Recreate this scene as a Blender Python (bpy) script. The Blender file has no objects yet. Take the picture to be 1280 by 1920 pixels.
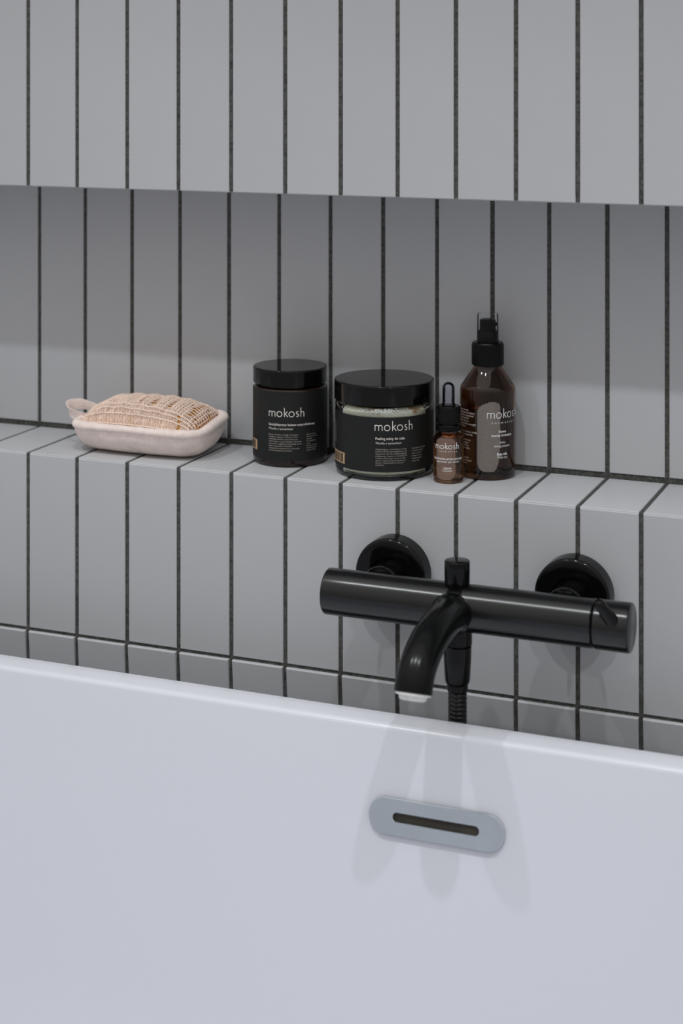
import bpy, bmesh, math, random
from mathutils import Vector, Matrix
random.seed(4)
S = bpy.context.scene
C = S.collection
PI = math.pi

# ------------------------------------------------------------------ camera, light, exposure
FPX, YAW, HOR = 3253.6, 0.38361, 115.94          # focal length in px (1280x1920 frame), heading, horizon row
cam = bpy.data.cameras.new('camera')
cam.sensor_fit = 'VERTICAL'; cam.sensor_height = 36.0
cam.lens = FPX / 1920 * 36.0
cam.shift_y = -(960 - HOR) / 1920
cam.clip_start = .02; cam.clip_end = 30
cam.dof.use_dof = True; cam.dof.focus_distance = 1.43; cam.dof.aperture_fstop = 5.6
co = bpy.data.objects.new('camera', cam); C.objects.link(co)
co.location = (.83683, -1.32778, .5); co.rotation_euler = (PI/2, 0, YAW)
S.camera = co

w = bpy.data.worlds.new('world'); S.world = w; w.use_nodes = True
wn = w.node_tree.nodes; wl = w.node_tree.links
bg = wn['Background']
tc = wn.new('ShaderNodeTexCoord'); sx = wn.new('ShaderNodeSeparateXYZ'); mr = wn.new('ShaderNodeMapRange'); wr = wn.new('ShaderNodeValToRGB')
wl.new(tc.outputs['Generated'], sx.inputs[0]); wl.new(sx.outputs['Z'], mr.inputs[0])
mr.inputs[1].default_value = -1; mr.inputs[2].default_value = 1
wl.new(mr.outputs[0], wr.inputs[0]); wl.new(wr.outputs[0], bg.inputs[0])
for pos, c in ((.50, .36), (.56, .50), (.65, 1.0), (1.0, 1.1)):      # a dim room below a light ceiling
    e_ = wr.color_ramp.elements[0] if pos == .50 else wr.color_ramp.elements[1] if pos == 1.0 else wr.color_ramp.elements.new(pos)
    e_.position = pos; e_.color = (c, c*.985, c*.975, 1)
bg.inputs[1].default_value = .87

LAMPS = [(-.10, -.60, 1.37), (.38, -.60, 1.37), (.86, -.60, 1.37)]
for i, p in enumerate(LAMPS):
    ld = bpy.data.lights.new('ceiling_spot', 'SPOT')
    ld.energy = 16.8; ld.color = (.93, .97, 1.0); ld.shadow_soft_size = .016
    ld.spot_size = math.radians(88); ld.spot_blend = 1.0
    lo = bpy.data.objects.new('ceiling_spot', ld); C.objects.link(lo); lo.location = p
    lo.rotation_euler = (math.radians(6), 0, 0)

vs = S.view_settings
S.display_settings.display_device = 'sRGB'
vs.view_transform = 'Standard'; vs.look = 'None'; vs.gamma = 1.0; vs.use_curve_mapping = False
vs.exposure = 0.0
S.cycles.use_denoising = True
S.cycles.max_bounces = 14; S.cycles.transmission_bounces = 12; S.cycles.transparent_max_bounces = 12
S.cycles.caustics_refractive = True; S.cycles.caustics_reflective = False
S.cycles.sample_clamp_indirect = 4.0

# ------------------------------------------------------------------ materials
def mat(name, col, rough=.5, metal=0, spec=.5, noise=None, bump=None, coat=0, trans=0, ior=1.45, sheen=0, rnd=0):
    """noise=(scale, amount): colour mottling; bump=(scale, strength, distance)"""
    m = bpy.data.materials.new(name); m.use_nodes = True
    n = m.node_tree.nodes; l = m.node_tree.links; b = n['Principled BSDF']
    b.inputs['Base Color'].default_value = (*col, 1); b.inputs['Roughness'].default_value = rough
    b.inputs['Metallic'].default_value = metal; b.inputs['Specular IOR Level'].default_value = spec
    b.inputs['Coat Weight'].default_value = coat; b.inputs['Transmission Weight'].default_value = trans
    b.inputs['IOR'].default_value = ior; b.inputs['Sheen Weight'].default_value = sheen
    t = n.new('ShaderNodeTexCoord')
    last = None
    if noise:
        nz = n.new('ShaderNodeTexNoise'); nz.inputs['Scale'].default_value = noise[0]; nz.inputs['Detail'].default_value = 5
        l.new(t.outputs['Object'], nz.inputs['Vector'])
        r = n.new('ShaderNodeMapRange'); r.inputs[1].default_value = .3; r.inputs[2].default_value = .7
        r.inputs[3].default_value = 1 - noise[1]; r.inputs[4].default_value = 1 + noise[1]
        l.new(nz.outputs['Fac'], r.inputs[0])
        mx = n.new('ShaderNodeVectorMath'); mx.operation = 'SCALE'; mx.inputs[0].default_value = col
        l.new(r.outputs[0], mx.inputs['Scale']); last = mx.outputs[0]
    if rnd:
        oi = n.new('ShaderNodeObjectInfo'); r2 = n.new('ShaderNodeMapRange')
        r2.inputs[3].default_value = 1 - rnd; r2.inputs[4].default_value = 1 + rnd
        l.new(oi.outputs['Random'], r2.inputs[0])
        m2 = n.new('ShaderNodeVectorMath'); m2.operation = 'SCALE'
        if last: l.new(last, m2.inputs[0])
        else: m2.inputs[0].default_value = col
        l.new(r2.outputs[0], m2.inputs['Scale']); last = m2.outputs[0]
    if last: l.new(last, b.inputs['Base Color'])
    if bump:
        bz = n.new('ShaderNodeTexNoise'); bz.inputs['Scale'].default_value = bump[0]; bz.inputs['Detail'].default_value = 4
        l.new(t.outputs['Object'], bz.inputs['Vector'])
        bp = n.new('ShaderNodeBump'); bp.inputs['Strength'].default_value = bump[1]; bp.inputs['Distance'].default_value = bump[2]
        l.new(bz.outputs['Fac'], bp.inputs['Height']); l.new(bp.outputs[0], b.inputs['Normal'])
    return m

M = {}
M['tile'] = mat('satin_grey_tile', (.505, .51, .522), .42, spec=.45, noise=(9, .02), bump=(14, .08, .002), rnd=.018)
M['grout'] = mat('dark_grey_grout', (.085, .086, .080), .95, spec=.15, noise=(420, .45), bump=(900, .6, .0006))
M['tub'] = mat('white_acrylic', (.685, .695, .745), .20, spec=.4, noise=(3, .008))
M['floor'] = mat('grey_floor', (.22, .22, .22), .5, noise=(6, .15))
M['black_metal'] = mat('black_brushed_metal', (.0025, .0028, .0028), .22, spec=.24, noise=(60, .25), bump=(300, .02, .0003))
M['brushed'] = mat('black_brushed_bar', (.0025, .0028, .0028), .25, spec=.68, noise=(60, .25))
_n = M['brushed'].node_tree.nodes; _tg = _n.new('ShaderNodeTangent'); _tg.direction_type = 'RADIAL'; _tg.axis = 'X'
M['brushed'].node_tree.links.new(_tg.outputs[0], _n['Principled BSDF'].inputs['Tangent'])
_n['Principled BSDF'].inputs['Anisotropic'].default_value = .75; _n['Principled BSDF'].inputs['Anisotropic Rotation'].default_value = .25
M['black_gloss'] = mat('black_gloss_paint', (.003, .0032, .0032), .10, spec=.30, noise=(40, .2))
M['black_plastic'] = mat('black_plastic', (.003, .0032, .0032), .24, spec=.20, noise=(90, .2))
M['lid'] = mat('black_lid_plastic', (.003, .003, .003), .07, spec=.40, noise=(50, .2))
M['hose'] = mat('black_hose', (.006, .0065, .0065), .2, spec=.5, noise=(120, .25))
M['paper'] = mat('black_label_paper', (.011, .0115, .0110), .55, spec=.35, noise=(700, .22), bump=(1500, .15, .0002))
M['ink_cream'] = mat('cream_ink', (.78, .72, .66), .6, noise=(300, .06))
M['ink_white'] = mat('white_ink', (.86, .86, .85), .55, noise=(300, .05))
M['ink_dim'] = mat('grey_cream_ink', (.42, .38, .34), .6, noise=(300, .1))
M['barcode'] = mat('tan_barcode_patch', (.47, .32, .19), .6, noise=(300, .1))
M['chrome'] = mat('satin_chrome', (.62, .67, .69), .24, metal=1, noise=(40, .03))
M['slot'] = mat('dark_slot', (.035, .030, .022), .7, noise=(60, .3))
M['amber'] = mat('amber_glass', (.27, .14, .075), .03, trans=1, ior=1.48, noise=(30, .04))
M['light_amber'] = mat('light_amber_glass', (.52, .25, .10), .03, trans=1, ior=1.48, noise=(30, .04))
M['dark_amber'] = mat('dark_amber_glass', (.03, .014, .010), .05, trans=.55, ior=1.48, noise=(30, .08))
M['clear'] = mat('clear_glass', (.93, .97, .955), .02, trans=1, ior=1.46, noise=(20, .01))
def thin_clear(name, tint, f):
    m = bpy.data.materials.new(name); m.use_nodes = True
    n = m.node_tree.nodes; l = m.node_tree.links; n.remove(n['Principled BSDF'])
    t = n.new('ShaderNodeBsdfTransparent'); t.inputs[0].default_value = (*tint, 1)
    g_ = n.new('ShaderNodeBsdfGlossy'); g_.inputs['Roughness'].default_value = .06; g_.inputs[0].default_value = (.95, .97, 1, 1)
    lw = n.new('ShaderNodeLayerWeight'); lw.inputs[0].default_value = f
    nz = n.new('ShaderNodeTexNoise'); nz.inputs['Scale'].default_value = 200
    mp = n.new('ShaderNodeMapRange'); mp.inputs[3].default_value = .9; mp.inputs[4].default_value = 1.1; l.new(nz.outputs['Fac'], mp.inputs[0])
    mm = n.new('ShaderNodeMath'); mm.operation = 'MULTIPLY'; l.new(lw.outputs['Fresnel'], mm.inputs[0]); l.new(mp.outputs[0], mm.inputs[1])
    x = n.new('ShaderNodeMixShader'); l.new(mm.outputs[0], x.inputs[0]); l.new(t.outputs[0], x.inputs[1]); l.new(g_.outputs[0], x.inputs[2])
    l.new(x.outputs[0], n['Material Output'].inputs['Surface']); return m
M['clear_plastic'] = thin_clear('thin_clear_plastic', (.985, .988, .99), .14)
M['jar_clear'] = thin_clear('clear_jar_glass', (.95, .97, .955), .16)
M['bulb'] = thin_clear('clear_grey_bulb', (.92, .92, .95), .30)
def half_clear(name, col, alpha):  # even pale colour, partly see-through, for the strips on the bottles
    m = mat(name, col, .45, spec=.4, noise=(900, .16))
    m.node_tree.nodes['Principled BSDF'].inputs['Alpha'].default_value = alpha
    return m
M['strip_grey'] = half_clear('pale_grey_strip', (.29, .255, .23), .62)
M['strip_beige'] = half_clear('pale_beige_strip', (.38, .255, .20), .45)
M['balm'] = mat('dark_balm', (.055, .020, .018), .4, noise=(120, .5), bump=(200, .4, .001))
M['aerator'] = mat('frosted_aerator', (.80, .80, .77), .3, spec=.6, noise=(200, .08))
M['terry'] = mat('cream_terry_cloth', (.93, .785, .72), .95, spec=.15, noise=(160, .07), bump=(900, .7, .0012), sheen=.3)
M['yarn'] = mat('sisal_yarn', (.95, .745, .62), .85, spec=.2, noise=(420, .16), bump=(2200, .6, .0006), sheen=.15)
M['under'] = mat('sisal_under_weave', (.50, .25, .085), .9, spec=.15, noise=(500, .3), bump=(1500, .7, .0008))
def salt_material():
    m = mat('cream_bath_salt', (.70, .66, .56), .6, spec=.4, bump=(1400, .8, .0012))
    n = m.node_tree.nodes; l = m.node_tree.links; b = n['Principled BSDF']
    t = n.new('ShaderNodeTexCoord'); z = n.new('ShaderNodeTexNoise'); z.inputs['Scale'].default_value = 75; z.inputs['Detail'].default_value = 3
    l.new(t.outputs['Object'], z.inputs['Vector'])
    s = n.new('ShaderNodeSeparateXYZ'); l.new(t.outputs['Object'], s.inputs[0])
    hr = n.new('ShaderNodeMapRange'); l.new(s.outputs['Z'], hr.inputs[0])
    hr.inputs[1].default_value = .053; hr.inputs[2].default_value = .062; hr.inputs[3].default_value = -.16; hr.inputs[4].default_value = .13
    ad = n.new('ShaderNodeMath'); l.new(z.outputs['Fac'], ad.inputs[0]); l.new(hr.outputs[0], ad.inputs[1])
    r = n.new('ShaderNodeValToRGB'); l.new(ad.outputs[0], r.inputs[0])
    r.color_ramp.elements[0].position = .50; r.color_ramp.elements[0].color = (.92, .86, .72, 1)
    r.color_ramp.elements[1].position = .62; r.color_ramp.elements[1].color = (.50, .31, .17, 1)
    l.new(r.outputs[0], b.inputs['Base Color'])
    return m
M['salt'] = salt_material()
M['salt_grain'] = mat('white_salt_grain', (.86, .86, .83), .25, spec=.6, noise=(200, .08))

# ------------------------------------------------------------------ helpers
def link(name, me, m, parent=None, smooth=True, kind=None, label=None):
    o = bpy.data.objects.new(name, me); C.objects.link(o)
    if m and not me.materials: me.materials.append(m)
    if parent: o.parent = parent
    if kind: o['kind'] = kind
    if label: o['label'] = label
    if smooth:
        for p in me.polygons: p.use_smooth = True
    return o
def obj(name, bm, m, parent=None, smooth=True, auto=None, kind=None, label=None):
    bmesh.ops.recalc_face_normals(bm, faces=bm.faces)
    me = bpy.data.meshes.new(name); bm.to_mesh(me); bm.free()
    o = link(name, me, m, parent, smooth, kind, label)
    if auto is not None: sharp(o, auto)
    return o
def sharp(o, deg):
    me = o.data; bm = bmesh.new(); bm.from_mesh(me)
    for e in bm.edges:
        if len(e.link_faces) == 2 and e.calc_face_angle(0) > math.radians(deg): e.smooth = False
    bm.to_mesh(me); bm.free()
def thing(name, label, cat, loc, rotz=0, group=None):
    o = bpy.data.objects.new(name, None); C.objects.link(o)
    o.empty_display_size = .02; o.location = loc; o.rotation_euler = (0, 0, rotz)
    o['label'] = label; o['category'] = cat
    if group: o['group'] = group
    return o
def lathe(bm, prof, n=64, mod=None, mtx=None):
    """prof: list of (r, z); r=0 closes; mod(r,z,theta)->r"""
    rings = []
    for r, z in prof:
        if r < 1e-7:
            rings.append([bm.verts.new((0, 0, z))])
        else:
            ring = []
            for k in range(n):
                t = 2*PI*k/n; rr = mod(r, z, t) if mod else r
                ring.append(bm.verts.new((rr*math.cos(t), rr*math.sin(t), z)))
            rings.append(ring)
    for a, b in zip(rings, rings[1:]):
        if len(a) == 1 and len(b) == 1: continue
        for k in range(n):
            k2 = (k+1) % n
            if len(a) == 1: bm.faces.new((a[0], b[k2], b[k]))
            elif len(b) == 1: bm.faces.new((a[k], a[k2], b[0]))
            else: bm.faces.new((a[k], a[k2], b[k2], b[k]))
    if mtx: bmesh.ops.transform(bm, matrix=mtx, verts=[v for r in rings for v in r])
    return bm
def arc(cx, cz, r, a0, a1, n=6):
    return [(cx + r*math.cos(math.radians(a0+(a1-a0)*i/n)), cz + r*math.sin(math.radians(a0+(a1-a0)*i/n))) for i in range(n+1)]
def tube(bm, pts, radii, n=16, caps=True):
    pts = [Vector(p) for p in pts]; rings = []
    if not hasattr(radii, '__len__'): radii = [radii]*len(pts)
    up = None
    for i, p in enumerate(pts):
        d = (pts[min(i+1, len(pts)-1)] - pts[max(i-1, 0)]).normalized()
        if up is None:
            up = Vector((0, 0, 1)) if abs(d.z) < .9 else Vector((1, 0, 0))
        u = d.cross(up).normalized(); v = u.cross(d).normalized(); up = v
        rings.append([bm.verts.new(p + radii[i]*(math.cos(2*PI*k/n)*u + math.sin(2*PI*k/n)*v)) for k in range(n)])
    for a, b in zip(rings, rings[1:]):
        for k in range(n): bm.faces.new((a[k], a[(k+1) % n], b[(k+1) % n], b[k]))
    if caps: bm.faces.new(rings[0][::-1]); bm.faces.new(rings[-1])
    return bm
def smooth_path(pts, n=8):
    P = [Vector(p) for p in pts]; out = []
    for i in range(len(P)-1):
        p0, p1, p2, p3 = P[max(i-1, 0)], P[i], P[i+1], P[min(i+2, len(P)-1)]
        for k in range(n):
            t = k/n
            out.append(.5*((2*p1)+(p2-p0)*t+(2*p0-5*p1+4*p2-p3)*t*t+(3*p1-p0-3*p2+p3)*t**3))
    out.append(P[-1]); return out

# lettering -------------------------------------------------------------
def ribbon(bm, pts, wd):
    """flat stroke in the XY plane with mitred joins"""
    P = [Vector((p[0], p[1])) for p in pts]; L = []; R = []
    closed = (P[0]-P[-1]).length < 1e-6
    if closed: P = P[:-1]
    n = len(P)
    for i, p in enumerate(P):
        a = P[(i-1) % n] if (closed or i > 0) else p; b = P[(i+1) % n] if (closed or i < n-1) else p
        d1 = (p-a).normalized() if (p-a).length > 0 else (b-p).normalized()
        d2 = (b-p).normalized() if (b-p).length > 0 else d1
        t = (d1+d2); t = t.normalized() if t.length > 1e-4 else d1
        nn = Vector((-t.y, t.x)); k = 1/max(.5, nn.dot(Vector((-d1.y, d1.x))))
        L.append(bm.verts.new((*(p+nn*wd/2*k), 0))); R.append(bm.verts.new((*(p-nn*wd/2*k), 0)))
    for i in range(n if closed else n-1):
        j = (i+1) % n; bm.faces.new((L[i], R[i], R[j], L[j]))
def ell(cx, cy, rx, ry, a0, a1, n=18):
    return [(cx+rx*math.cos(math.radians(a0+(a1-a0)*i/n)), cy+ry*math.sin(math.radians(a0+(a1-a0)*i/n))) for i in range(n+1)]
def logo_strokes(wd):
    """the geometric lower-case word, x-height 1, width 6.6"""
    bm = bmesh.new(); h = wd/2; X = 1-h
    ribbon(bm, [(h, 0), (h, 1)], wd)
    ribbon(bm, [(h, .5)] + ell(.375, 1-h-.27, .325-h*.4, .27, 170, 10, 10) + [(.68, 0)], wd)
    ribbon(bm, [(.68, .5)] + ell(.975, 1-h-.27, .325-h*.4, .27, 170, 10, 10) + [(1.28, 0)], wd)
    for cx in (2.1, 4.3): ribbon(bm, ell(cx, .5, .53-h, .53-h, 0, 360, 28), wd)
    ribbon(bm, [(3.02, 0), (3.02, 1.65)], wd); ribbon(bm, [(3.56, .98), (3.06, .50)], wd); ribbon(bm, [(3.16, .60), (3.64, .0)], wd)
    ribbon(bm, ell(5.36, .74, .18, .22, 35, 255, 10) + ell(5.36, .29, .2, .24, 75, -150, 10), wd)
    ribbon(bm, [(5.98, 0), (5.98, 1.65)], wd)
    ribbon(bm, [(5.98, .5)] + ell(6.27, 1-h-.3, .29, .3, 170, 10, 10) + [(6.56, 0)], wd)
    me = bpy.data.meshes.new('lettering'); bm.to_mesh(me); bm.free(); return me
def text_mesh(s, spacing=1.0, bold=0.0):
    cu = bpy.data.curves.new('lettering', 'FONT'); cu.body = s; cu.size = 1; cu.space_character = spacing
    cu.resolution_u = 2; cu.offset = bold
    o = bpy.data.objects.new('lettering', cu); C.objects.link(o)
    bpy.context.view_layer.update()
    me = bpy.data.meshes.new_from_object(o.evaluated_get(bpy.context.evaluated_depsgraph_get()))
    bpy.data.objects.remove(o); bpy.data.curves.remove(cu)
    return me
class Print:
    """gathers flat lettering and bends it round a cylinder of radius r about the thing's axis"""
    def __init__(s, r): s.r = r; s.v = []; s.f = []
    def add(s, me, ang, z, width=None, size=None, align='l', free=True):
        xs = [v.co.x for v in me.vertices]
        if not xs: return
        x0, x1 = min(xs), max(xs); k = width/(x1-x0) if width else size
        ky = size if (size and width) else k
        u0 = {'l': 0, 'c': -(x1-x0)*k/2, 'r': -(x1-x0)*k}[align]
        b = len(s.v)
        for v in me.vertices:
            a = math.radians(ang) + ((v.co.x-x0)*k + u0)/s.r
            s.v.append((s.r*math.sin(a), -s.r*math.cos(a), z + v.co.y*ky))
        for p in me.polygons: s.f.append(tuple(b+i for i in p.vertices))
        if free: bpy.data.meshes.remove(me)
    def text(s, t, ang, z, width=None, size=None, align='l', spacing=1.0, bold=0.0):
        s.add(text_mesh(t, spacing, bold), ang, z, width, size, align)
    def logo(s, ang, z, width, wd=.135): s.add(logo_strokes(wd), ang, z, width)
    def patch(s, a0, a1, z0, z1, n=8):
        b = len(s.v)
        for i in range(n+1):
            a = math.radians(a0+(a1-a0)*i/n)
            for z in (z0, z1): s.v.append((s.r*math.sin(a), -s.r*math.cos(a), z))
        for i in range(n): s.f.append((b+2*i, b+2*i+2, b+2*i+3, b+2*i+1))
    def build(s, name, m, parent):
        me = bpy.data.meshes.new(name); me.from_pydata(s.v, [], s.f); me.update()
        return link(name, me, m, parent, smooth=False)

# ------------------------------------------------------------------ the wall with its niche
D, ZE, ZS, ZL = .0996, .1525, .3891, -.0047      # niche depth, ledge top, niche ceiling, low joint
X0, X1, ZB, ZT, TH = -.70, 1.20, -.57, .90, .22
g = .0011                                         # joints lie this far behind the tile faces
prof = [(g, ZB), (g, ZE-g), (D+g, ZE-g), (D+g, ZS+g), (g, ZS+g), (g, ZT), (TH, ZT), (TH, ZB)]
bm = bmesh.new()
A = [bm.verts.new((X0, y, z)) for y, z in prof]; B = [bm.verts.new((X1, y, z)) for y, z in prof]
for i in range(len(prof)):
    j = (i+1) % len(prof); bm.faces.new((A[i], A[j], B[j], B[i]))
bm.faces.new(A[::-1]); bm.faces.new(B)
wall = obj('wall_back', bm, M['grout'], smooth=False); wall['kind'] = 'structure'
wall['label'] = 'dark grouted wall with a long recessed niche behind the bathtub'
PITCH, JW = .05, .0036
def tile_mesh(sx, sy, name, bev=.0007, t=.006):
    """a tile lying in XY, face up at z=0, centred"""
    bm = bmesh.new(); bmesh.ops.create_cube(bm, size=1)
    for v in bm.verts: v.co = Vector((v.co.x*sx, v.co.y*sy, (v.co.z-.5)*t))
    ed = [e for e in bm.edges if sum(v.co.z for v in e.verts) > -1e-6]
    bmesh.ops.bevel(bm, geom=ed, offset=bev, segments=2, profile=.5, affect='EDGES')
    bmesh.ops.recalc_face_normals(bm, faces=bm.faces)
    me = bpy.data.meshes.new(name); bm.to_mesh(me); bm.free(); me.materials.append(M['tile'])
    for p in me.polygons: p.use_smooth = False
    return me
TW = PITCH - JW
# (name of mesh, z range or y range, orientation)
rows = [('front', ZS+.0004, ZS+.2500, 0.0), ('front', ZS+.2530, ZT, 0.0),
        ('back', ZE+.0042, ZS-.001, D), ('front', ZL+.0015, ZE-.0013, 0.0), ('low', -.0375, ZL-.0015, -.0024), ('front', -.20, -.0410, 0.0),
        ('floor', .0007, D-.001, ZE), ('roof', .0007, D-.001, ZS)]
n0, n1 = -12, 23
for kind, a, b, c in rows:
    me = tile_mesh(TW, b-a, 'tile')
    for i in range(n0, n1):
        o = bpy.data.objects.new('tile', me); C.objects.link(o); o.parent = wall
        x = (i+.5)*PITCH; jj = random.uniform(-.00018, .00018); rr = random.uniform(-.0012, .0012)
        if kind in ('front', 'back'):
            o.location = (x+random.uniform(-.0001, .0001), c+jj, (a+b)/2); o.rotation_euler = (PI/2+rr*.4, rr*.5, rr)
        elif kind == 'low':                          # the bottom course stands proud at its top edge and leans back below
            tl = math.radians(5.0)
            o.location = (x, c+math.sin(tl)*(b-a)/2+jj, b-math.cos(tl)*(b-a)/2); o.rotation_euler = (PI/2+tl, 0, 0)
        elif kind == 'floor':
            o.location = (x, (a+b)/2, c); o.rotation_euler = (0, 0, 0)
        else:
            o.location = (x, (a+b)/2, c); o.rotation_euler = (PI, 0, 0)
bm = bmesh.new(); bmesh.ops.create_cube(bm, size=1)
for v in bm.verts: v.co = Vector((.25+v.co.x*3.4, -1.2+v.co.y*3.0, ZB-.02+v.co.z*.04))
fl = obj('floor', bm, M['floor'], smooth=False); fl['kind'] = 'structure'

# ------------------------------------------------------------------ the bathtub
tub = thing('bathtub', 'white glossy freestanding bathtub with a thin rounded rim in front of the tiled wall', 'bathtub', (.20, -.485, ZB))
TB = .085                                          # y of the rim's outer back edge is -TB
def rr_ring(bm, x0, x1, y0, y1, r, z, n=10):
    out = []
    for cx, cy, a0 in ((x1-r, y1-r, 0), (x0+r, y1-r, 90), (x0+r, y0+r, 180), (x1-r, y0+r, 270)):
        for k in range(n+1):
            a = math.radians(a0+90*k/n); out.append(bm.verts.new((cx+r*math.cos(a)-.20, cy+r*math.sin(a)+.485, z-ZB)))
    return out
RZ = .0042
levels = []   # (inset from outer back edge, z, corner radius)
for a in (0,): levels += [(.055, ZB, .10), (.045, ZB+.004, .11), (.02, -.30, .12), (.006, -.06, .13)]
levels += [(.0035, -.012, .13), (.0012, -.004, .13), (0, RZ-.0035, .13)]
levels += [(.0035-.0035*math.cos(math.radians(t)), RZ-.0035+.0035*math.sin(math.radians(t)), .13) for t in (30, 60, 90)]
levels += [(.012, RZ, .125), (.022, RZ-.0002, .12)]
rc = .0048
levels += [(.022+rc*math.sin(math.radians(t)), RZ-.0002-rc+rc*math.cos(math.radians(t)), .115) for t in (15, 30, 45, 60, 72, 80)]
zz = levels[-1][1]; ii = levels[-1][0]
for k in range(1, 9): levels.append((ii+k*.0058, zz-k*.030, .115+k*.004))
i0, z0 = levels[-1][0], levels[-1][1]
for t in range(10, 91, 10):
    levels.append((i0+.012+.13*(1-math.cos(math.radians(t))), z0-.03-.13*math.sin(math.radians(t)), .17))
bm = bmesh.new(); rings = []
for ins, z, r in levels:
    rings.append(rr_ring(bm, -.72+ins, 1.12-ins, -.885+ins, -TB-ins, r, z))
for a, b in zip(rings, rings[1:]):
    n = len(a)
    for k in range(n): bm.faces.new((a[k], a[(k+1) % n], b[(k+1) % n], b[k]))
bm.faces.new(rings[0][::-1]); bm.faces.new(rings[-1])
shell = obj('shell', bm, M['tub'], tub, auto=60)
# interior slope near the overflow, used to set the plate on it
SL = math.atan2(.0058, .030)
def inner(z):                                      # y of the inner wall at height z
    return -TB - (ii + (zz - z)*.0058/.030)
def stadium(L, Wd, n=14):
    r = Wd/2; out = []
    for k in range(n+1): a = -PI/2+PI*k/n; out.append((L/2-r+r*math.cos(a), r*math.sin(a)))
    for k in range(n+1): a = PI/2+PI*k/n; out.append((-L/2+r+r*math.cos(a), r*math.sin(a)))
    return out
def plate_bm(L, Wd, l2, w2, t):
    bm = bmesh.new()
    loops = []
    for (l, wd, z) in ((L, Wd, 0), (L, Wd, t*.6), (L-.0012, Wd-.0012, t), (l2+.0006, w2+.0006, t), (l2, w2, t-.0004), (l2, w2, 0)):
        loops.append([bm.verts.new((x, y, z)) for x, y in stadium(l, wd)])
    for a, b in zip(loops, loops[1:]):
        n = len(a)
        for k in range(n): bm.faces.new((a[k], a[(k+1) % n], b[(k+1) % n], b[k]))
    n = len(loops[0])
    for k in range(n): bm.faces.new((loops[-1][k], loops[-1][(k+1) % n], loops[0][(k+1) % n], loops[0][k]))
    return bm
OX, OZ = .4255, -.0580
op = obj('overflow_plate', plate_bm(.1048, .0262, .0665, .0064, .0024), M['chrome'], tub, auto=30, label='satin chrome overflow plate with a long slot')
op.location = (OX-.20, inner(OZ)+.485-.0004, OZ-ZB); op.rotation_euler = (PI/2-SL, 0, 0)
bm = bmesh.new(); vs_ = [bm.verts.new((x, y, .0005)) for x, y in stadium(.0675, .0074)]; bm.faces.new(vs_)
sl = obj('overflow_slot', bm, M['slot'], op, smooth=False, label='dark overflow opening')

# ------------------------------------------------------------------ the bath mixer
BY, BZ, BR = -.069, .0850, .0178
fx = thing('bath_mixer', 'matt black bar bath mixer tap with spout and two round wall plates above the tub', 'tap', (.425, 0, BZ))
def P(x, y, z): return Vector((x-.425, y, z-BZ))
# body: a bar along x with rounded ends and a groove before the handle
toX = Matrix.Rotation(PI/2, 4, 'Y')
XL, XG, XR = .3172-.425, .5312-.425, .5582-.425
bm = bmesh.new()
lathe(bm, [(0, XL), (BR-.0012, XL)] + [(BR-.0012+.0012*math.sin(math.radians(t)), XL+.0012-.0012*math.cos(math.radians(t))) for t in (30, 60, 90)] +
      [(BR, XL+.02), (BR, -.05), (BR, 0), (BR, .05), (BR, XG-.0012), (BR-.0006, XG-.0004), (BR-.0016, XG), (0, XG)], 72, mtx=Matrix.Translation((0, BY, 0)) @ toX)
obj('body', bm, M['brushed'], fx, auto=35)
bm = bmesh.new()
lathe(bm, [(0, XG), (BR-.0014, XG), (BR-.0004, XG+.0006), (BR+.0002, XG+.0014), (BR+.0002, XR-.0012), (BR-.0003, XR-.0004), (BR-.0012, XR), (0, XR)], 72, mtx=Matrix.Translation((0, BY, 0)) @ toX)
hd = obj('temperature_handle', bm, M['brushed'], fx, auto=35)
bm = bmesh.new()
tube(bm, [P(.5475, BY-.0125, BZ+.0065), P(.5440, BY-.0165, BZ+.0125), P(.5405, BY-.0200, BZ+.0190), P(.5385, BY-.0218, BZ+.0228), P(.5379, BY-.0224, BZ+.0239)], [.0054, .0048, .0041, .0037, .0026], 20)
obj('lever', bm, M['black_gloss'], hd, auto=50)
# wall plates and connectors
toY = Matrix.Rotation(PI/2, 4, 'X')                # lathe z -> -y
for sx_ in (-.075, .075):
    bm = bmesh.new()
    lathe(bm, [(0, 0), (.0300, 0), (.0300, .0142)] + [(.0300-.003+.003*math.cos(math.radians(t)), .0142+.003*math.sin(math.radians(t))) for t in (20, 40, 60, 80)] + [(.024, .0175), (.0155, .0175), (.0150, .0165), (0, .0165)], 72,
          mtx=Matrix.Translation((sx_-.0008, .0004, .0004)) @ toY)
    obj('wall_plate', bm, M['black_gloss'], fx, auto=35)
    bm = bmesh.new()
    lathe(bm, [(0, .014), (.0118, .014), (.0118, .030), (.0140, .0305), (.0145, .0315), (.0145, .0400), (.0140, .0410), (.0118, .0415), (.0118, .060), (0, .060)], 48, mtx=Matrix.Translation((sx_, 0, 0)) @ toY)
    obj('connector', bm, M['black_gloss'], fx, auto=35)
# diverter knob
bm = bmesh.new()
k0 = BR-.0016
lathe(bm, [(0, k0-.002), (.0078, k0-.002), (.0078, k0+.0006)] + [(.0078+.0019*math.sin(math.radians(t)), k0+.0006+.0024*(1-math.cos(math.radians(t)))) for t in (0, 30, 60, 90)] +
      [(.0097, .0345)] + [(.0097-.0009+.0009*math.cos(math.radians(t)), .0345+.0009*math.sin(math.radians(t))) for t in (30, 60, 90)] + [(0, .0354)], 56, mtx=Matrix.Translation((-.0012, BY, 0)))
obj('diverter_knob', bm, M['black_gloss'], fx, auto=35)
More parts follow.
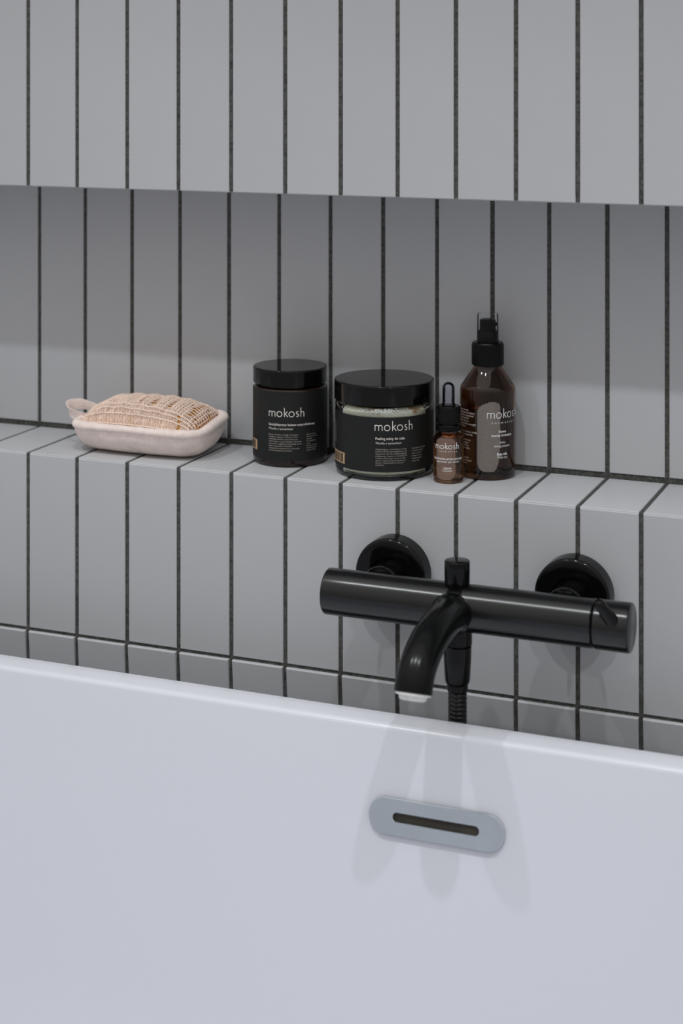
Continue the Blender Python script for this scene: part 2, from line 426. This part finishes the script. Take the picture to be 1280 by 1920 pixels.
# spout
SR = .0136
path = smooth_path([P(.425, BY-.002, .0850), P(.425, -.092, .0850), P(.425, -.115, .0845), P(.425, -.135, .0815), P(.425, -.1500, .0765), P(.425, -.1620, .0695), P(.425, -.1690, .0615), P(.425, -.1722, .0540)], 7)
rad = []
for p in path:
    t = max(0, 1-abs(p.y-BY-(-.019))/.010) if p.y < BY-.012 else 1
    rad.append(SR + (.0026*t*t if p.y > -.10 else 0))
bm = bmesh.new(); tube(bm, path, rad, 48)
sp = obj('spout', bm, M['black_metal'], fx, auto=40)
e = path[-1]; d = (path[-1]-path[-3]).normalized()
bm = bmesh.new()
lathe(bm, [(0, -.001), (.0126, -.001), (.0130, .0000), (.0130, .0013), (.0108, .0018), (.0098, .0020), (.0094, .0042), (.0075, .0052), (.0, .0054)], 48, mod=lambda r, z, t: r*(1+.02*math.cos(24*t)) if .0015 < z < .0045 else r,
      mtx=Matrix.Translation(e) @ d.to_track_quat('Z', 'Y').to_matrix().to_4x4())
obj('aerator', bm, M['aerator'], sp, auto=40, label='whitish translucent aerator ring')
# outlet under the bar
bm = bmesh.new()
lathe(bm, [(0, -.0285), (.0105, -.0285), (.0112, -.0278), (.0112, -.012), (0, -.012)], 48, mtx=Matrix.Translation((-.001, BY, 0)))
obj('hose_outlet', bm, M['black_gloss'], fx, auto=35)

# shower hose
hs = thing('shower_hose', 'black ribbed shower hose hanging from the mixer down behind the tub rim', 'hose', (.424, BY, BZ-.0288))
bm = bmesh.new()
lathe(bm, [(0, 0), (.0103, 0), (.0108, -.0006), (.0106, -.010), (.0096, -.0270), (.0090, -.0288), (.0076, -.0300), (0, -.0300)], 48)
obj('connector_nut', bm, M['black_gloss'], hs, auto=35)
bm = bmesh.new()
pr_ = []; z = -.0290
for k in range(0, 150):
    for dz, r in ((0, .0062), (.0006, .0071), (.0019, .0073), (.0027, .0071), (.0031, .0061)): pr_.append((r, -.0290-k*.0034-dz))
lathe(bm, [(0, -.0285)] + pr_ + [(0, pr_[-1][1]-.0002)], 20)
obj('hose', bm, M['hose'], hs, auto=50)
bm = bmesh.new(); lathe(bm, [(0, -.0296), (.0078, -.0296), (.0081, -.0304), (.0079, -.0345), (.0070, -.0355), (0, -.0355)], 32)
obj('collar', bm, M['black_gloss'], hs, auto=35)

# ------------------------------------------------------------------ jars and bottles on the ledge
def facing(x, y):                                   # turn a thing so that its local -y looks at where the photographer stands
    return math.atan2(-(co.location.x-x), (co.location.y-y)*-1)*-1
SEED = [0]

def strip(q, a0, a1, z0, z1, rc_, m, parent, rag=0):  # lays a pale, partly see-through strip over the bottle's front
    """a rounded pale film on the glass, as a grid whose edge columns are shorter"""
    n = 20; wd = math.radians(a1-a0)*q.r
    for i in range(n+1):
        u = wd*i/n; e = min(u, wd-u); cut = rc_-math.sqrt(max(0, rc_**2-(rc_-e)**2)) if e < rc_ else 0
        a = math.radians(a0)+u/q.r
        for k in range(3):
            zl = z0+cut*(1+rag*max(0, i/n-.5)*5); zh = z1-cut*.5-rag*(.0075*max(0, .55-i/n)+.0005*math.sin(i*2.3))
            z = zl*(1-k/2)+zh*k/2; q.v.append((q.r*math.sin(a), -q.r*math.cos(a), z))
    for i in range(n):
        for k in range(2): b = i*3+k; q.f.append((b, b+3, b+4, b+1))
    q.build('pale_strip', m, parent)

def small_jar():
    x, y, R = .2277, .0615, .0322
    t = thing('balm_jar', 'tall black-labelled jar with a black lid, beside the bath pad', 'jar', (x, y, ZE), facing(x, y), 'cosmetics on the ledge')
    bm = bmesh.new()
    lathe(bm, [(0, .0018), (R-.006, .0014), (R-.0035, 0)] + arc(R-.0035, .0035, .0035, -80, 0, 6) + [(R, .0640)] + arc(R-.003, .0640, .003, 15, 90, 5) + [(R-.0045, .0674), (R-.0045, .0690), (R-.0060, .0690), (R-.0060, .0660), (R-.0026, .0625), (R-.0026, .0050), (R-.006, .0036), (0, .0036)], 72)
    obj('glass_body', bm, M['dark_amber'], t, auto=50, label='dark amber glass')
    bm = bmesh.new(); lathe(bm, [(0, .0038), (R-.0060, .0038), (R-.0028, .0060), (R-.0028, .0600), (0, .0600)], 56); obj('balm', bm, M['balm'], t, auto=50)
    bm = bmesh.new()
    lathe(bm, [(0, .0694), (R-.004, .0694), (R-.0006, .0690), (R+.0002, .0694), (R+.0002, .0815)] + arc(R-.0010, .0815, .0012, 0, 90, 5) + [(R-.003, .0827), (0, .0827)], 80)
    ld = obj('lid', bm, M['lid'], t, auto=50)
    bm = bmesh.new(); lathe(bm, [(R+.0001, .0060), (R+.0003, .0060), (R+.0003, .0648), (R+.0001, .0648)], 96)
    lb = obj('label', bm, M['paper'], t, auto=50)
    q = Print(R+.00045); q.logo(-34, .0437, .0318); q.text('Specjalistyczny balsam antycellulitowy', -34, .0362, .0425, bold=.012); q.text('Wanilia z tymiankiem', -34, .0327, .0217)
    q.build('lettering', M['ink_cream'], lb)
    q = Print(R+.00045)
    for k, (s, wd) in enumerate((('Balsam zawiera wyciągi z bluszczu,', .0265), ('kasztanu, cytryny i kofeinę, które', .0262), ('wykazują działanie antycellulitowe,', .0262), ('ujędrniające i wyszczuplające. Ekstrakt', .0292), ('z tymianku dogłębnie wspomaga skórę', .0294), ('Balsam stosować: Dokładnie', .0212), ('wmasować w oczyszczoną i suchą skórę', .0276), ('po każdej kąpieli prysznicem.', .0212))):
        q.text(s, -34, .0279-k*.00194, wd, .00165)
    q.build('lettering', M['ink_dim'], lb)
    q = Print(R+.00045)
    for k, s in enumerate(('Balsam zawiera', 'Nanieść na skórę', 'masować', 'do wchłonięcia', 'unikać', 'kontaktu z oczami', 'przechowywać w', 'suchym miejscu')):
        q.text(s, 25.5, .0279-k*.00194, None, .00150)
    q.build('lettering', M['ink_dim'], lb)
    q = Print(R+.00045); q.patch(-100, -60, .0126, .0214); q.build('barcode_patch', M['barcode'], lb)
    q = Print(R+.00060)
    for k in range(14): a = -98+k*2.35; q.patch(a, a+random.choice((.6, 1.1, 1.5)), .0136, .0204, 1)
    q.build('barcode_bars', M['paper'], lb)
    return t
def wide_jar():
    x, y, R = .3180, .0550, .0416
    t = thing('salt_scrub_jar', 'wide clear glass jar of cream salt scrub with a black lid', 'jar', (x, y, ZE), facing(x, y), 'cosmetics on the ledge')
    bm = bmesh.new()
    lathe(bm, [(R, .0044), (R, .0560)] + arc(R-.003, .0585, .003, 0, 90, 5) + [(R-.0045, .0622), (R-.0045, .0630), (R-.0060, .0630), (R-.0052, .0620), (R-.0030, .0609), (R-.0005, .0560), (R-.0005, .0046), (R, .0044)], 80)
    obj('glass_body', bm, M['jar_clear'], t, auto=50, label='clear glass wall')
    bm = bmesh.new()
    lathe(bm, [(0, .0018), (R-.008, .0014), (R-.0045, 0)] + arc(R-.0042, .0038, .0038, -80, 0, 7) + [(R-.0002, .0043), (0, .0043)], 80)
    obj('glass_base', bm, M['clear'], t, auto=50, label='thick clear glass base')
    bm = bmesh.new(); rr = R-.0007
    lathe(bm, [(0, .0046), (rr-.004, .0046), (rr, .0064)] + [(rr, .0064+.0480*k/24) for k in range(1, 25)] + [(rr-.0002, .0575), (rr-.0016, .0596), (rr-.0040, .0603), (0, .0603)], 150,
          mod=lambda r, z, a: r-.0005*random.random() if z < .0550 else r-.0012*random.random())
    st = obj('salt', bm, M['salt'], t, auto=80, label='cream salt seen through the glass')
    bm = bmesh.new()
    for k in range(170):
        a = math.radians(random.gauss(-2, 14)); z = .0535+random.random()*.0065
        c = Vector(((rr-.0007)*math.sin(a), -(rr-.0007)*math.cos(a), z)); s = random.uniform(.0005, .0011)
        r_ = bmesh.ops.create_icosphere(bm, subdivisions=1, radius=s)
        bmesh.ops.transform(bm, matrix=Matrix.Translation(c) @ Matrix.Rotation(random.random()*6, 4, 'X') @ Matrix.Rotation(random.random()*6, 4, 'Z') @ Matrix.Diagonal((1, 1, .7, 1)), verts=r_['verts'])
    obj('salt_grains', bm, M['salt_grain'], st, smooth=False, kind='stuff', label='coarse white salt crystals')
    bm = bmesh.new(); Q = R+.0009
    lathe(bm, [(0, .0634), (Q-.004, .0634), (Q-.0010, .0620), (Q, .0624), (Q, .0775)] + arc(Q-.0013, .0775, .0013, 0, 90, 5) + [(Q-.004, .0789), (0, .0789)], 96)
    ld = obj('lid', bm, M['lid'], t, auto=50)
    bm = bmesh.new(); lathe(bm, [(R+.0001, .0080), (R+.0003, .0080), (R+.0003, .0533), (R+.0001, .0533)], 110)
    lb = obj('label', bm, M['paper'], t, auto=50)
    q = Print(R+.00045); q.logo(-11, .0423, .0328); q.text('Peeling solny do ciała', -10, .0349, .0248, bold=.012); q.text('Wanilia z tymiankiem', -10, .0313, .0217)
    q.build('lettering', M['ink_cream'], lb)
    q = Print(R+.00045)
    for k, (s, wd) in enumerate((('Wygładzający i nawilżający peeling', .0265), ('Mokosh SCUB zaprojektowany, aby', .0268), ('zapewnić skórze zmiękczającą', .0264), ('pielęgnację. Bogata w minerały sól', .0266), ('z Morza Martwego usuwa z ciała', .0252), ('skórę, a zapewniony kompleksowo', .0256), ('skóry. I pozostawia uczucie', .0238), ('nawilżenia.', .0075))):
        q.text(s, -10, .0265-k*.00186, wd, .00160)
    q.build('lettering', M['ink_dim'], lb)
    q = Print(R+.00045)
    for k, s in enumerate(('Niewielką ilość peelingu', 'nanieść na wilgotną', 'skórę i masować', 'kolistymi ruchami', 'następnie spłukać', 'ciepłą wodą')):
        q.text(s, 33, .0262-k*.00210, None, .00150)
    q.build('lettering', M['ink_dim'], lb)
    q = Print(R+.00045)
    for k in range(9): q.text('składniki ciekłe', -84, .0440-k*.0021, None, .0013)
    q.build('lettering', M['ink_dim'], lb)
    q = Print(R+.00045); q.patch(-92, -52, .0112, .0205); q.build('barcode_patch', M['barcode'], lb)
    q = Print(R+.00060)
    for k in range(16): a = -90+k*2.2; q.patch(a, a+random.choice((.5, .9, 1.4)), .0122, .0195, 1)
    q.build('barcode_bars', M['paper'], lb)
    return t
def dropper():
    x, y, R = .3803, .0405, .0125
    t = thing('dropper_bottle', 'small amber dropper bottle with a clear bulb, in front of the spray bottle', 'bottle', (x, y, ZE), facing(x, y), 'cosmetics on the ledge')
    bm = bmesh.new()
    lathe(bm, [(0, .0012), (R-.004, .0010), (R-.002, 0)] + arc(R-.002, .002, .002, -80, 0, 6) + [(R, .0345)] + arc(R-.006, .0345, .006, 10, 75, 7) + [(.0076, .0420), (.0074, .0490), (.0058, .0490), (.0058, .0410), (R-.006, .0390), (R-.0022, .0350), (R-.0016, .0330), (R-.0016, .0320), (0, .0320)], 64)
    bd = obj('glass_body', bm, M['light_amber'], t, auto=50, label='amber glass')
    bm = bmesh.new(); lathe(bm, [(.0076, .0424), (.0102, .0424), (.0106, .0430), (.0106, .0466), (.0102, .0472), (.0076, .0472)], 48)
    obj('seal_ring', bm, M['black_plastic'], t, auto=40)
    bm = bmesh.new()
    lathe(bm, [(0, .0484), (.0098, .0484), (.0102, .0488), (.0102, .0500), (.0100, .0506), (.0100, .0612), (.0092, .0624), (.0058, .0626), (.0058, .0632), (0, .0632)], 160,
          mod=lambda r, z, a: r*(1-.018*(.5+.5*math.cos(40*a))) if .0503 < z < .0615 else r)
    obj('ribbed_cap', bm, M['black_plastic'], t, auto=40)
    bm = bmesh.new()
    lathe(bm, [(.0056, .0628), (.0056, .0640), (.0050, .0646), (.0050, .0770)] + arc(0, .0770, .0050, 10, 90, 8)[:-1] + [(0, .0820), (0, .0812)] + arc(0, .0770, .0041, 90, 10, 8)[1:] + [(.0041, .0640), (.0040, .0632), (.0056, .0628)], 40)
    obj('bulb', bm, M['bulb'], t, auto=50, label='clear dropper bulb')
    bm = bmesh.new(); lathe(bm, [(0, .0050), (.0014, .0062), (.0030, .0200), (.0030, .0480), (0, .0480)], 24)
    q = Print(R+.00010); strip(q, -52, 27, .0035, .0375, .006, M['strip_beige'], bd)
    q = Print(R+.00022); q.logo(-56, .0288, .0214, .15); q.text('cosmetics', -3.5, .0263, .0160, .0022, 'c', spacing=1.9); q.text('Liposomowe serum pod oczy', -4, .0200, .0272, .0029, 'c', bold=.012)
    q.text('Liposomal eye serum', -4, .0176, .0200, .0027, 'c'); q.text('Ogórek', -4, .0124, .0068, .0025, 'c', bold=.012); q.text('Cucumber', -4, .0103, .0082, .0023, 'c')
    q.build('lettering', M['ink_white'], bd)
    bm.free()
    return t
def spray():
    x, y, R = .4040, .0735, .0234
    t = thing('spray_bottle', 'tall amber spray bottle with a ribbed black collar and clear cap, rightmost on the ledge', 'bottle', (x, y, ZE), facing(x, y), 'cosmetics on the ledge')
    bm = bmesh.new()
    lathe(bm, [(0, .0020), (R-.006, .0016), (R-.003, 0)] + arc(R-.003, .003, .003, -80, 0, 6) + [(R, .0720)] + arc(R-.008, .0720, .008, 8, 48, 6) + [(.0140, .0880), (.0122, .0905), (.0118, .0925), (.0105, .1000), (.0085, .1000), (.0085, .0920), (.0120, .0868), (R-.0042, .0760), (R-.0018, .0710), (R-.0018, .0560), (0, .0560)], 88)
    bd = obj('glass_body', bm, M['amber'], t, auto=50, label='amber glass')
    bm = bmesh.new()
    lathe(bm, [(0, .0925), (.0128, .0925), (.0134, .0929), (.0136, .0940), (.0136, .1090), (.0133, .1108), (.0124, .1118), (.0090, .1120), (0, .1120)], 200,
          mod=lambda r, z, a: r*(1-.02*(.5+.5*math.cos(50*a))) if .0938 < z < .1095 else r)
    obj('ribbed_collar', bm, M['black_plastic'], t, auto=40)
    bm = bmesh.new()
    lathe(bm, [(0, .1118), (.0087, .1118), (.0087, .1208), (.0082, .1214), (.0072, .1216), (.0070, .1222), (.0069, .1290), (.0066, .1306), (.0050, .1312), (0, .1311)], 48,
          mod=lambda r, z, a: r)
    ac = obj('actuator', bm, M['black_plastic'], t, auto=40)
    bm = bmesh.new()
    lathe(bm, [(0, 0), (.0016, 0), (.0016, .0012), (.0008, .0013), (0, .0010)], 20, mtx=Matrix.Translation((.0066, -.001, .1270)) @ Matrix.Rotation(PI/2, 4, 'Y'))
    obj('nozzle', bm, M['black_gloss'], ac, auto=40)
    bm = bmesh.new()
    lathe(bm, [(.0090, .1121), (.0095, .1122), (.0095, .1126), (.0091, .1129), (.0088, .1350)] + arc(.0080, .1350, .0008, 0, 90, 4) + [(0, .1358)], 64)
    obj('clear_cap', bm, M['clear_plastic'], t, auto=50, label='clear plastic overcap')
    q = Print(R+.00010); strip(q, -21.5, 26, .0075, .0655, .007, M['strip_grey'], bd, 1)
    q = Print(R+.00025); q.logo(-1.5, .0518, .0320, .12); q.text('cosmetics', 35.5, .0474, .0228, .0026, 'c', spacing=1.9)
    for s, z, wd, b in (('Aktywna', .0398, .0072, .012), ('esencja tonizująca', .0367, .0198, .012), ('Active', .0308, .0056, 0), ('toning essence', .0279, .0150, 0), ('Biała róża', .0210, .0098, .02), ('White rose', .0184, .0094, 0)):
        q.text(s, 31, z, wd, .0030, 'c', bold=b)
    q.build('lettering', M['ink_white'], bd)
    q = Print(R+.00025)
    L1 = ('Esencja', 'Tonizująca ułatwia', 'skórze wchłanianie dobry', 'Polska roślinna odżywia', 'nawilża i odświeża', 'a wyciąg z róży na', 'dodaje. Przywraca energię', 'skórze. Idealna')
    L2 = ('Sposób użycia. Partie mają', 'nanosić na oczyszczoną', 'twarz, szyję', 'i ciało. Kompresy na', 'oczy. Kompozycja z', 'olejków i ze skóry', 'i z naturalnym wodą', 'różaną')
    L3 = ('Po użyciu produktu', 'delikatnie rozmasować', 'skórę z olejkiem')
    for L, zt in ((L1, .0590), (L2, .0388), (L3, .0172)):
        for k, s in enumerate(L): q.text(s, -88, zt-k*.0023, .026*len(s)/25, .0022)
    q.build('lettering', M['ink_cream'], bd)
    return t
small_jar(); wide_jar(); dropper(); spray()

# ------------------------------------------------------------------ the bath pad
pad = thing('bath_pad', 'cream terry bath pad with a woven sisal top and hanging loop on the ledge', 'sponge', (.0955, .0505, ZE))
HX, HY = .0655, .0400
def outline(t, sx=HX, sy=HY, e=4.2):
    c, s = math.cos(t), math.sin(t)
    return math.copysign(abs(c)**(2/e), c)*sx, math.copysign(abs(s)**(2/e), s)*sy
def rimz(x, y):                                     # the rolled edge climbs towards the wall and right
    return .0240 + .0062*max(0, (x/HX+.2))*max(0, (y/HY+.6))*.62 + .0006*math.sin(40*x+2)
N = 128
bm = bmesh.new(); rings = []
for k in range(0, 13):
    a = PI/2*k/12; ring = []
    for i in range(N):
        t = 2*PI*i/N; x, y = outline(t)
        ins = .0305*(1-math.cos(a)); f = 1-ins/.0405
        rz = rimz(x, y); zz_ = rz*(1-math.sin(a)) - .0015*math.sin(2*a) + .0004
        fx_ = 1-ins/HX*.75
        ring.append(bm.verts.new((x*fx_, y*max(f, .2), max(zz_, .0003) + (.0004*math.sin(9*t)*math.cos(a) if k < 10 else 0))))
    rings.append(ring)
for a, b in zip(rings, rings[1:]):
    for k in range(N): bm.faces.new((a[k], a[(k+1) % N], b[(k+1) % N], b[k]))
bm.faces.new(rings[-1])
top = [bm.verts.new((outline(2*PI*i/N)[0]*.86, outline(2*PI*i/N)[1]*.82, rimz(*outline(2*PI*i/N))+.001)) for i in range(N)]
for k in range(N): bm.faces.new((rings[0][k], rings[0][(k+1) % N], top[(k+1) % N], top[k]))
bm.faces.new(top)
base = obj('terry_base', bm, M['terry'], pad, auto=75)
# rolled seam, ribbed like a whipped edge
bm = bmesh.new(); n = 14; NS = 520; rings = []
for i in range(NS):
    t = 2*PI*i/NS; x, y = outline(t); x2, y2 = outline(t+.01)
    d = Vector((x2-x, y2-y, 0)).normalized(); u = Vector((d.y, -d.x, 0)); v = Vector((0, 0, 1))
    r = .0038*(1+.05*math.cos(i*2*PI/4)) * (1+.08*math.sin(5*t))
    c = Vector((x*.965, y*.955, rimz(x, y)+.0004))
    rings.append([bm.verts.new(c+r*(math.cos(2*PI*k/n)*u*1.15+math.sin(2*PI*k/n)*v)) for k in range(n)])
for i in range(NS):
    a, b = rings[i], rings[(i+1) % NS]
    for k in range(n): bm.faces.new((a[k], a[(k+1) % n], b[(k+1) % n], b[k]))
obj('rolled_edge', bm, M['terry'], base)
# the sisal dome and its stitches
DX, DY = .0560, .0340
def dome(a, b):
    """a, b in -1..1 across the pad"""
    e = max(0, 1-abs(a)**3.2)*max(0, 1-abs(b)**2.6)
    x = a*DX*(1-.05*abs(b)**4); y = b*DY*(1-.05*abs(a)**4)
    z = rimz(x*1.1, y*1.1)+.0015 + (.0205-.0025*a)*e**.62
    z += .0007*math.cos(a*21+b*1.2)*e
    return Vector((x, y, z))
bm = bmesh.new(); G = 40; gv = []
for i in range(G+1):
    gv.append([bm.verts.new(dome(-1+2*i/G, -1+2*j/G) - Vector((0, 0, .0008))) for j in range(G+1)])
for i in range(G):
    for j in range(G): bm.faces.new((gv[i][j], gv[i+1][j], gv[i+1][j+1], gv[i][j+1]))
sis = obj('sisal_top', bm, M['under'], pad)
V = []; F = []
def leg(p0, p1, nrm, r):
    """one plump yarn leg from p0 to p1, five-sided"""
    d = (p1-p0).normalized(); u = d.cross(nrm).normalized(); b = len(V); n = 5
    for k, (t, rr, lift) in enumerate(((-.12, .45, -.3), (.18, .95, .35), (.55, 1.05, .5), (.9, .9, .2), (1.15, .45, -.4))):
        c = p0.lerp(p1, t) + nrm*r*lift
        for q in range(n): V.append(c + r*rr*(math.cos(2*PI*q/n)*u + math.sin(2*PI*q/n)*nrm))
    for k in range(4):
        for q in range(n): F.append((b+k*n+q, b+k*n+(q+1) % n, b+(k+1)*n+(q+1) % n, b+(k+1)*n+q))
ROWS, COLS = 15, 40
gaps = {19, 23, 24, 29, 36}
for j in range(ROWS):
    b0 = -1+2*(j+.06)/ROWS; b1 = -1+2*(j+.94)/ROWS
    for i in range(COLS):
        if i in gaps and 3 < j < 14: continue
        if i >= 34 and (i+j) % 6 == 0: continue
        ac_ = -1+2*(i+.5)/COLS; da = 1.0/COLS
        jit = random.uniform(-.15, .15)*da
        for sgn in (-1, 1):
            p0 = dome(max(-1, min(1, ac_+sgn*da*.62+jit)), b0); p1 = dome(max(-1, min(1, ac_+sgn*da*.42+jit)), b1)
            mid = (ac_, (b0+b1)/2)
            t1 = dome(min(1, mid[0]+.02), mid[1])-dome(max(-1, mid[0]-.02), mid[1]); t2 = dome(mid[0], min(1, mid[1]+.02))-dome(mid[0], max(-1, mid[1]-.02))
            nrm = t1.cross(t2).normalized()
            leg(p0, p1, nrm, .00048*random.uniform(.85, 1.2))
    # the cross yarn between rows
    if j % 1 == 0:
        pts = [dome(-1+2*i/70, b0)+Vector((0, 0, .0004+.0002*math.sin(i*1.9+j))) for i in range(71)]
        bmt = bmesh.new(); tube(bmt, pts, [(.00078 if j < 4 or j > 12 else .00042)+.00012*math.sin(i*2.7+j*1.3) for i in range(71)], 6)
        bmt.verts.index_update(); bb = len(V)
        for v in bmt.verts: V.append(v.co.copy())
        for f in bmt.faces: F.append(tuple(bb+v.index for v in f.verts))
        bmt.free()
# ribs running from front to back over the crown
for i in range(1, COLS):
    if i in gaps or i-1 in gaps: continue
    a_ = -1+2*i/COLS
    pts = [dome(a_+.006*math.sin(k*2.1+i), -.62+1.52*k/40)+Vector((0, 0, .0003+.0003*math.sin(k*2.4+i*1.7))) for k in range(41)]
    bmt = bmesh.new(); tube(bmt, pts, [.00055+.00016*math.sin(k*2.4+i) for k in range(41)], 6)
    bmt.verts.index_update(); bb = len(V)
    for v in bmt.verts: V.append(v.co.copy())
    for f in bmt.faces: F.append(tuple(bb+v.index for v in f.verts))
    bmt.free()
me = bpy.data.meshes.new('stitches'); me.from_pydata([tuple(v) for v in V], [], F); me.update()
link('stitches', me, M['yarn'], sis, kind='stuff', label='rows of knitted sisal stitches')
# hanging loop
bm = bmesh.new(); lp = smooth_path([(-.052, -.012, .0255), (-.064, -.012, .0265), (-.076, -.009, .0285), (-.0845, .000, .0305), (-.0865, .008, .0320), (-.0800, .0150, .0325), (-.069, .0140, .0310), (-.052, .0100, .028)], 6)
prev = None; th = .0007
for i, p in enumerate(lp):
    a = lp[max(0, i-1)]; b = lp[min(len(lp)-1, i+1)]; d = (b-a).normalized(); nn = Vector((d.y, -d.x, 0)).normalized()
    up = Vector((-.30, -.10, 1)).normalized(); hw = .0050
    cur = [bm.verts.new(p+nn*s1*th+up*s2*hw+nn*.0012*(1-abs(s2))) for s1, s2 in ((-1, -1), (1, -1), (1, 0), (1, 1), (-1, 1), (-1, 0))]
    if prev:
        for k in range(6): bm.faces.new((prev[k], prev[(k+1) % 6], cur[(k+1) % 6], cur[k]))
    else: bm.faces.new(cur[::-1])
    prev = cur
bm.faces.new(prev)
obj('hanging_loop', bm, M['terry'], pad, auto=60)
